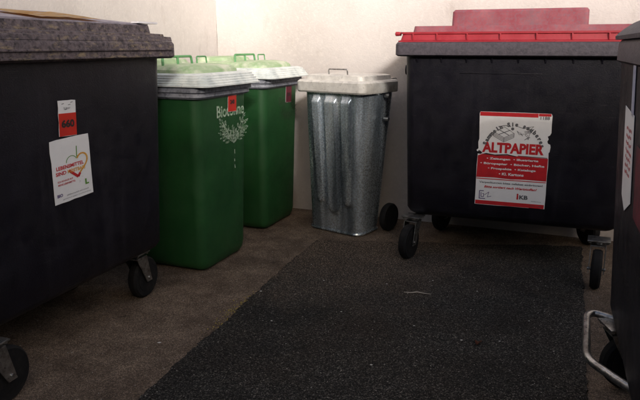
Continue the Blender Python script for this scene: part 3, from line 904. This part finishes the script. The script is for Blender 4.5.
loft(bm, [(rrect(a + .006, b - .006, -.030, D, .045, 6), .935), (rrect(a, b, -.038, D, .05, 6), .945), (rrect(a, b, -.038, D, .05, 6), 1.0), (rrect(a + .012, b - .012, -.026, D, .045, 6), 1.012), (rrect(a + .05, b - .05, .012, D - .02, .045, 6), 1.013)])
lid = obj('lid', bm, 'zinc_lid', t)
bm = bmesh.new()
loft(bm, [(rrect(a + .05, b - .04, .0, D - .03, .04, 6), 1.0125), (rrect(a + .055, b - .045, .006, D - .03, .04, 6), 1.040), (rrect(a + .075, b - .065, .026, D - .05, .04, 6), 1.046)])
obj('lid_plateau', bm, 'zinc_lid', lid)
bm = bmesh.new()
tube(bm, smooth_path([(-.07, .07, 1.04), (-.07, .065, 1.078), (.075, .065, 1.078), (.075, .07, 1.04)], .01), .0048, 10)
obj('wire_handle', bm, 'steel', lid)
for s in (-1, 1):
    bm = bmesh.new(); box(bm, s * .2 - .02, s * .2 + .02, D - .03, D + .035, .96, 1.02, .006); obj('hinge', bm, 'steel', t)
    bm = bmesh.new()
    lathe(bm, [(-.02, .07), (-.022, .088), (-.012, .095), (.012, .095), (.022, .088), (.02, .07)], 'x', 32, (s * .235, D - .045, .095))
    w = obj('wheel', bm, 'rubber', t)
    bm = bmesh.new(); lathe(bm, [(-.024, .02), (-.023, .066), (.023, .066), (.024, .02)], 'x', 24, (s * .235, D - .045, .095)); obj('hub', bm, 'rubber', w)
for z in (.945, .80):
    bm = bmesh.new(); lathe(bm, [(0, .013), (.02, .015), (.032, .011)], 'x', 14, (W / 2 - .02, D * .6, z - .03)); obj('side_pin', bm, 'steel', t)

# ---------------------------------------------------------------- small litter
def blob(bm, p, r, seed):
    rnd = random.Random(seed)
    vs = [bm.verts.new((p[0] + r * x * rnd.uniform(.7, 1.2), p[1] + r * y * rnd.uniform(.7, 1.2), p[2] + r * .7 * z * rnd.uniform(.7, 1.1) + r * .4)) for x, y, z in ((1, 0, 0), (0, 1, 0), (-1, 0, 0), (0, -1, 0), (0, 0, 1), (0, 0, -1))]
    for f in ((0, 1, 4), (1, 2, 4), (2, 3, 4), (3, 0, 4), (1, 0, 5), (2, 1, 5), (3, 2, 5), (0, 3, 5)): bm.faces.new([vs[i] for i in f])
def on_asphalt(x, y):
    # strip between its two long edges, in front of its far edge
    dl = (x + .505) * uL.y - (y - 2.383) * uL.x; dr = (x - .948) * uR.y - (y - 1.966) * uR.x
    return dl > 0 and dr < 0
bm = bmesh.new()
for i in range(5200):
    y = 1.2 + 3.2 * random.random() ** 1.3; x = random.uniform(-1.4, 1.9)
    z = .008 if on_asphalt(x, y) else .0005
    if y > 3.9 and x > 0: z = .0005
    blob(bm, (x, y, z), random.choice((.0010, .0013, .0016, .0022, .0030)) * .9, i)
obj('grit', bm, 'grit', kind='stuff')
bm = bmesh.new()
for i in range(260):
    tt = random.random(); k = random.gauss(.5, .16)
    p = Vector((-.505, 2.383)) + uL * (tt * .55 + .08) + Vector((random.gauss(-.014, .022), random.gauss(0, .02)))
    if abs(tt * .55 - .30) > .25 * random.random() + .06: continue
    blob(bm, (p.x, p.y, .003), random.uniform(.0012, .0038), i)
obj('moss', bm, 'moss', kind='stuff')

cr = [(-.681, 2.401, .009, 'concrete'), (-.30, 2.95, .006, ''), (.10, 2.70, .004, ''), (.35, 3.05, .0045, ''), (.60, 3.1, .004, ''), (.80, 2.95, .005, ''), (.60, 2.41, .005, ''), (.76, 2.40, .004, ''), (-.05, 3.35, .004, ''), (.42, 2.55, .004, ''), (.95, 2.6, .004, ''), (-.22, 2.6, .005, ''), (.20, 2.2, .005, ''), (.02, 3.1, .005, '')]
for i, (x, y, r, w) in enumerate(cr):
    bm = bmesh.new(); blob(bm, (0, 0, 0), r, 50 + i)
    bmesh.ops.subdivide_edges(bm, edges=bm.edges[:], cuts=1, smooth=.6)
    bm.transform(Matrix.Diagonal((1.3, .8, .6, 1)))
    o = obj('pebble', bm, 'pebble', None)
    o.location = (x, y, .0 if w else .008)
    o['category'] = 'pebble'
    spot = {6: 'pale pebble lying just left of the dead leaf on the asphalt', 7: 'pale pebble lying just right of the dead leaf on the asphalt'}.get(i)
    if spot: o['label'] = spot
    elif w: o['label'] = 'largest white pebble, lying on the brown concrete in front of the left container'
    else:
        o['label'] = 'tiny pale pebble lying on the dark asphalt'
        o['group'] = 'tiny pale pebbles on the asphalt'
bm = bmesh.new()
tube(bm, [(-.065, .014, .004), (-.03, .004, .005), (.0, .006, .008), (.03, -.006, .006), (.066, -.012, .004)], .003, 7, [.0015, .003, .0026, .0028, .0012])
tube(bm, [(-.03, .004, .005), (-.045, -.006, .008), (-.052, -.010, .006)], .0015, 6)
o = obj('twig', bm, 'twig', None, label='thin pale twig on the asphalt in front of the red lidded container', category='twig')
o.location = (.49, 2.92, .007)
bm = bmesh.new()
n = 10; L_, Wd = .045, .030
rows = []
for i in range(n + 1):
    u = i / n; hwid = Wd / 2 * math.sin(math.pi * min(1, u * .93 + .05)) * (1 + .25 * math.sin(u * 19))
    rows.append([bm.verts.new((L_ * (u - .5), k * hwid, .004 + .010 * abs(k) * (.4 + .6 * math.sin(u * 4 + k)) + .004 * math.sin(u * 5))) for k in (-1, -.5, 0, .5, 1)])
for a, b in zip(rows, rows[1:]):
    for k in range(4): bm.faces.new((a[k], a[k + 1], b[k + 1], b[k]))
bmesh.ops.solidify(bm, geom=bm.faces[:], thickness=.0006)
o = obj('dead_leaf', bm, 'dead_leaf', None, label='curled reddish brown dead leaf on the asphalt in the middle of the foreground', category='leaf')
o.location = (.664, 2.383, .008); o.rotation_euler = (0, 0, R(55))
